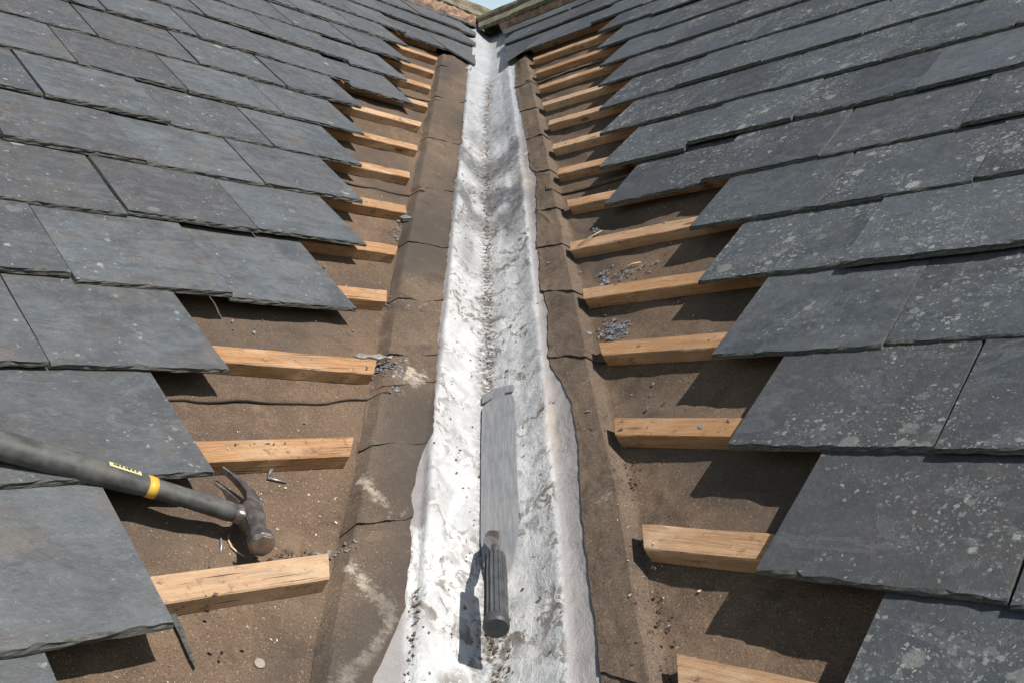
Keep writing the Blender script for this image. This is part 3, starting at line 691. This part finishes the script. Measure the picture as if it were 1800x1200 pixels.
# ---- nails, slivers, scraps
def on_felt(s, u, v, up=0.0): return P(s, u, v, felt_h(s, u-uax(s, v), v)+up)
def rod(name, pts, r, mat, label, cat, headr=None, group=None):
    vs_, fs = tube(pts, [r]*(len(pts)-1)+[r*.5], 8)
    if headr:
        e = empty(name, pts[0], label, cat, group); mesh('shank', vs_, fs, mat, e, smooth=True)
        d = (pts[1]-pts[0]).normalized(); v2, f2 = tube([pts[0]-d*.0014, pts[0]], [headr, headr], 10); mesh('nail_head', v2, f2, mat, e); return e
    o = mesh(name, vs_, fs, mat, smooth=True); return tag(o, label, cat, group)
ub, vb = -.7476, -.1736
rod('bent_nail', [on_felt(LS, ub-.022, vb+.016, .008), on_felt(LS, ub-.012, vb+.006, .004), on_felt(LS, ub-.004, vb-.003, .004), on_felt(LS, ub+.012, vb-.006, .003), on_felt(LS, ub-.028, vb-.020, .003)][:3]+[on_felt(LS, ub-.030, vb-.012, .004)], .0022, M['nail'], 'bent grey nail on the felt above the hammer head', 'nail', .0048)
rod('loose_nail', [on_felt(LS, -.6432-.004, -.2751+.012, .003), on_felt(LS, -.6432, -.2751, .003), on_felt(LS, -.6432+.006, -.2751-.012, .003)], .0017, M['nail'], 'short straight grey nail lying below the hammer shaft', 'nail')
rod('wood_straw', [on_felt(LS, -.6642+.004+.006*math.sin(i*.9), -.2877+.028-.010*i, .003) for i in range(5)], .0013, M['splinter'], 'thin curved wood sliver on the felt below the hammer head', 'splinter')
def flake(name, s, outline, th, mat, label, cat, up=.0, tilt=0.0):
    ps = [on_felt(s, a, b, up+tilt*(i % 3)) for i, (a, b) in enumerate(outline)]; n = len(ps)
    bm = bmesh.new(); a_ = [bm.verts.new(p+s.n*th) for p in ps]; b_ = [bm.verts.new(p) for p in ps]
    bm.faces.new(a_); bm.faces.new(b_[::-1])
    for i in range(n): bm.faces.new((a_[i], b_[i], b_[(i+1) % n], a_[(i+1) % n]))
    bmesh.ops.recalc_face_normals(bm, faces=bm.faces); me = bpy.data.meshes.new(name); bm.to_mesh(me); bm.free(); me.materials.append(mat)
    return tag(link(name, me), label, cat)
flake('slate_sliver', LS, [(-.532, -.366), (-.540, -.370), (-.541, -.395), (-.5405, -.415), (-.537, -.440), (-.5345, -.444), (-.534, -.425), (-.535, -.40)], .003, M['edge'], 'thin grey slate sliver poking out below the lowest left slate corner', 'slate sliver', .004)
flake('felt_washer', LS, [(-.6094+.006*math.cos(a*math.pi/8), -.4504+.006*math.sin(a*math.pi/8)) for a in range(16)], .0016, M['disc'], 'small round pale disc on the brown felt at bottom left', 'disc', .002)
flake('slate_fragment', LS, [(-1.480, .705), (-1.50, .698), (-1.545, .662), (-1.553, .650), (-1.530, .655), (-1.495, .682)], .004, M['chip'], 'pointed slate fragment on the felt beneath a left batten end', 'slate fragment', .006, .003)
o_ = [(-1.030, .074), (-1.048, .079), (-1.070, .077), (-1.086, .080), (-1.104, .075), (-1.116, .077), (-1.110, .071), (-1.095, .070), (-1.080, .066), (-1.062, .070), (-1.045, .067)]
ps_ = [P(LS, a, b, -.0145) for a, b in o_]
bm = bmesh.new(); a_ = [bm.verts.new(p+LS.n*(.0022+.0022*(i % 2))) for i, p in enumerate(ps_)]; b_ = [bm.verts.new(p) for p in ps_]; bm.faces.new(a_); bm.faces.new(b_[::-1])
for i in range(len(ps_)): bm.faces.new((a_[i], b_[i], b_[(i+1) % len(ps_)], a_[(i+1) % len(ps_)]))
bmesh.ops.recalc_face_normals(bm, faces=bm.faces); me = bpy.data.meshes.new('wood_scrap'); bm.to_mesh(me); bm.free(); me.materials.append(M['greywood'])
tag(link('wood_scrap', me), 'grey weathered wood scrap lying on a left batten end amid chippings', 'wood scrap')
rod('wood_splinter', [P(RS, -1.412, .838, -.012), P(RS, -1.385, .868, -.009), P(RS, -1.372, .885, -.010)], .0016, M['splinter'], 'thin pale splinter lying across a right batten', 'splinter')
rod('wood_splinter', [on_felt(RS, -1.262, .758, .004), on_felt(RS, -1.238, .772, .008), on_felt(RS, -1.222, .779, .006)], .0022, M['splinter'], 'short pale splinter on the felt between two right battens', 'splinter')

# ---- crumbs nobody could count
def scatter(name, label, cat, mat, pts, smin, smax, flat=.35):
    vs_, fs = [], []; r = random.Random(len(pts))
    for p, n, ax_ in pts:
        a = n.orthogonal().normalized(); b = n.cross(a); th = r.uniform(0, 6.28); a, b = a*math.cos(th)+b*math.sin(th), b*math.cos(th)-a*math.sin(th)
        sz = smin*(smax/smin)**(r.random()**1.8); l = sz; w_ = sz*r.uniform(.3, .8); h = sz*flat*r.uniform(.4, 1.2); nn = (n+a*r.uniform(-.5, .5)+b*r.uniform(-.4, .4)).normalized(); a2 = (a-nn*a.dot(nn)).normalized(); b2 = nn.cross(a2)
        i0 = len(vs_); c_ = p+n*h*.3
        for q in ((l, -w_*.3), (l*.2, w_), (-l, w_*.4), (-l*.5, -w_)): vs_.append(c_+a2*q[0]+b2*q[1]+nn*h*r.uniform(.2, 1))
        vs_.append(c_-nn*h*.6)
        fs += [(i0, i0+1, i0+2, i0+3), (i0+1, i0, i0+4), (i0+2, i0+1, i0+4), (i0+3, i0+2, i0+4), (i0, i0+3, i0+4)]
    return tag(mesh(name, vs_, fs, mat), label, cat, kind='stuff')
def cl_felt(s, u, v, ru, rv, n, up=.004, cov=0.0):
    out = []
    for _ in range(n):
        a = rnd.gauss(0, ru); b = rnd.gauss(0, rv); uu = u+a+cov*b; vv = v+b; du = uu-uax(s, vv)
        if du < .1: continue
        fr = ((vv-.245)/s.g) % 1
        h = felt_h(s, du, vv)+up
        if fr*s.g < .04 and du > .285: h = -.0150
        out.append((P(s, uu, vv, h), s.n, None))
    return out
def cl_lead(y0, y1, xc, rx, n, up=.0005):
    out = []
    for _ in range(n):
        y = rnd.uniform(y0, y1); x = rnd.gauss(xc+.026*sst(3.2, 4.6, y), rx); sl = SLR if x > 0 else -SLL
        out.append((lead_pt(x, y, up), V((-sl, -.585, 1)).normalized(), None))
    return out
chips = cl_felt(RS, -1.150, .555, .016, .020, 260, cov=-.5)+cl_felt(RS, -1.29, .735, .008, .022, 70, cov=-.6)+cl_felt(RS, -1.23, .745, .03, .02, 60)+cl_felt(RS, -1.44, .94, .006, .022, 60, cov=-.6)
for k in range(5, 12): vv = k*.2+.34; chips += cl_felt(RS, uax(RS, vv)+.295, vv, .010, .018, 26, cov=-.5)
chips += cl_felt(LS, -1.09, .062, .016, .010, 90, up=.004)+cl_felt(LS, -1.12, .05, .006, .022, 60, cov=-.7)+cl_felt(LS, -1.10, .000, .016, .014, 55, cov=-.8)+cl_felt(LS, -.77, -.318, .02, .004, 40)+cl_felt(LS, -1.28, .27, .02, .02, 30)+cl_felt(LS, -1.50, .62, .006, .03, 26, cov=-.7)
chips += cl_felt(RS, -1.0, .30, .15, .1, 50)+cl_felt(RS, -1.33, .9, .1, .1, 60)+cl_felt(LS, -1.1, .3, .2, .25, 70)
chips += cl_lead(1.05, 1.2, .006, .010, 30)+cl_lead(1.88, 1.98, 0, .010, 60)
scatter('slate_chippings', 'grey slate chippings strewn over felt, batten ends and lead', 'chippings', M['chip'], chips, .0016, .0062)
cr_ = cl_lead(.9, 1.28, .004, .010, 330)+cl_lead(1.80, 4.0, 0, .006, 520)+cl_lead(1.0, 3.4, -.04, .022, 150)+cl_lead(1.0, 3.4, .045, .025, 110)+cl_lead(1.02, 1.28, -.092, .004, 110)
cr_ += cl_lead(2.75, 3.02, 0, .03, 90)
for _ in range(9): cr_ += cl_felt(LS, rnd.uniform(-1.3, -.5), rnd.uniform(-.5, .5), .012, .006, 9)+cl_felt(RS, rnd.uniform(-1.4, -.6), rnd.uniform(-.2, .9), .012, .006, 9)
cr_ += cl_felt(LS, -.72, -.31, .03, .006, 50)+cl_felt(RS, -.90, .19, .012, .03, 40, cov=-.6)+cl_felt(RS, -.72, -.05, .012, .05, 60, cov=-.7)+cl_felt(LS, -.75, -.13, .02, .004, 25)
scatter('dirt_crumbs', 'brown dirt crumbs gathered along the lead valley and felt', 'dirt', M['crumb'], cr_, .0012, .0046, .6)
pf = []
for _ in range(26): pf += cl_felt(LS, rnd.uniform(-2.2, -.4), 0, .0, .0, 0)
for _ in range(300):
    v = rnd.uniform(-.6, 2.2); s = rnd.choice((LS, LS, RS)); pf += cl_felt(s, uax(s, v)+rnd.uniform(.14, .75), v, .0, .0, 1, up=.0025)
pf += cl_felt(LS, -.75, -.22, .09, .09, 120, up=.002)+cl_felt(RS, -.80, .05, .02, .06, 40, cov=-.7)
scatter('pale_flakes', 'tiny pale flakes and wood dust sprinkled on the felt', 'flakes', M['pale'], pf, .0007, .0032)
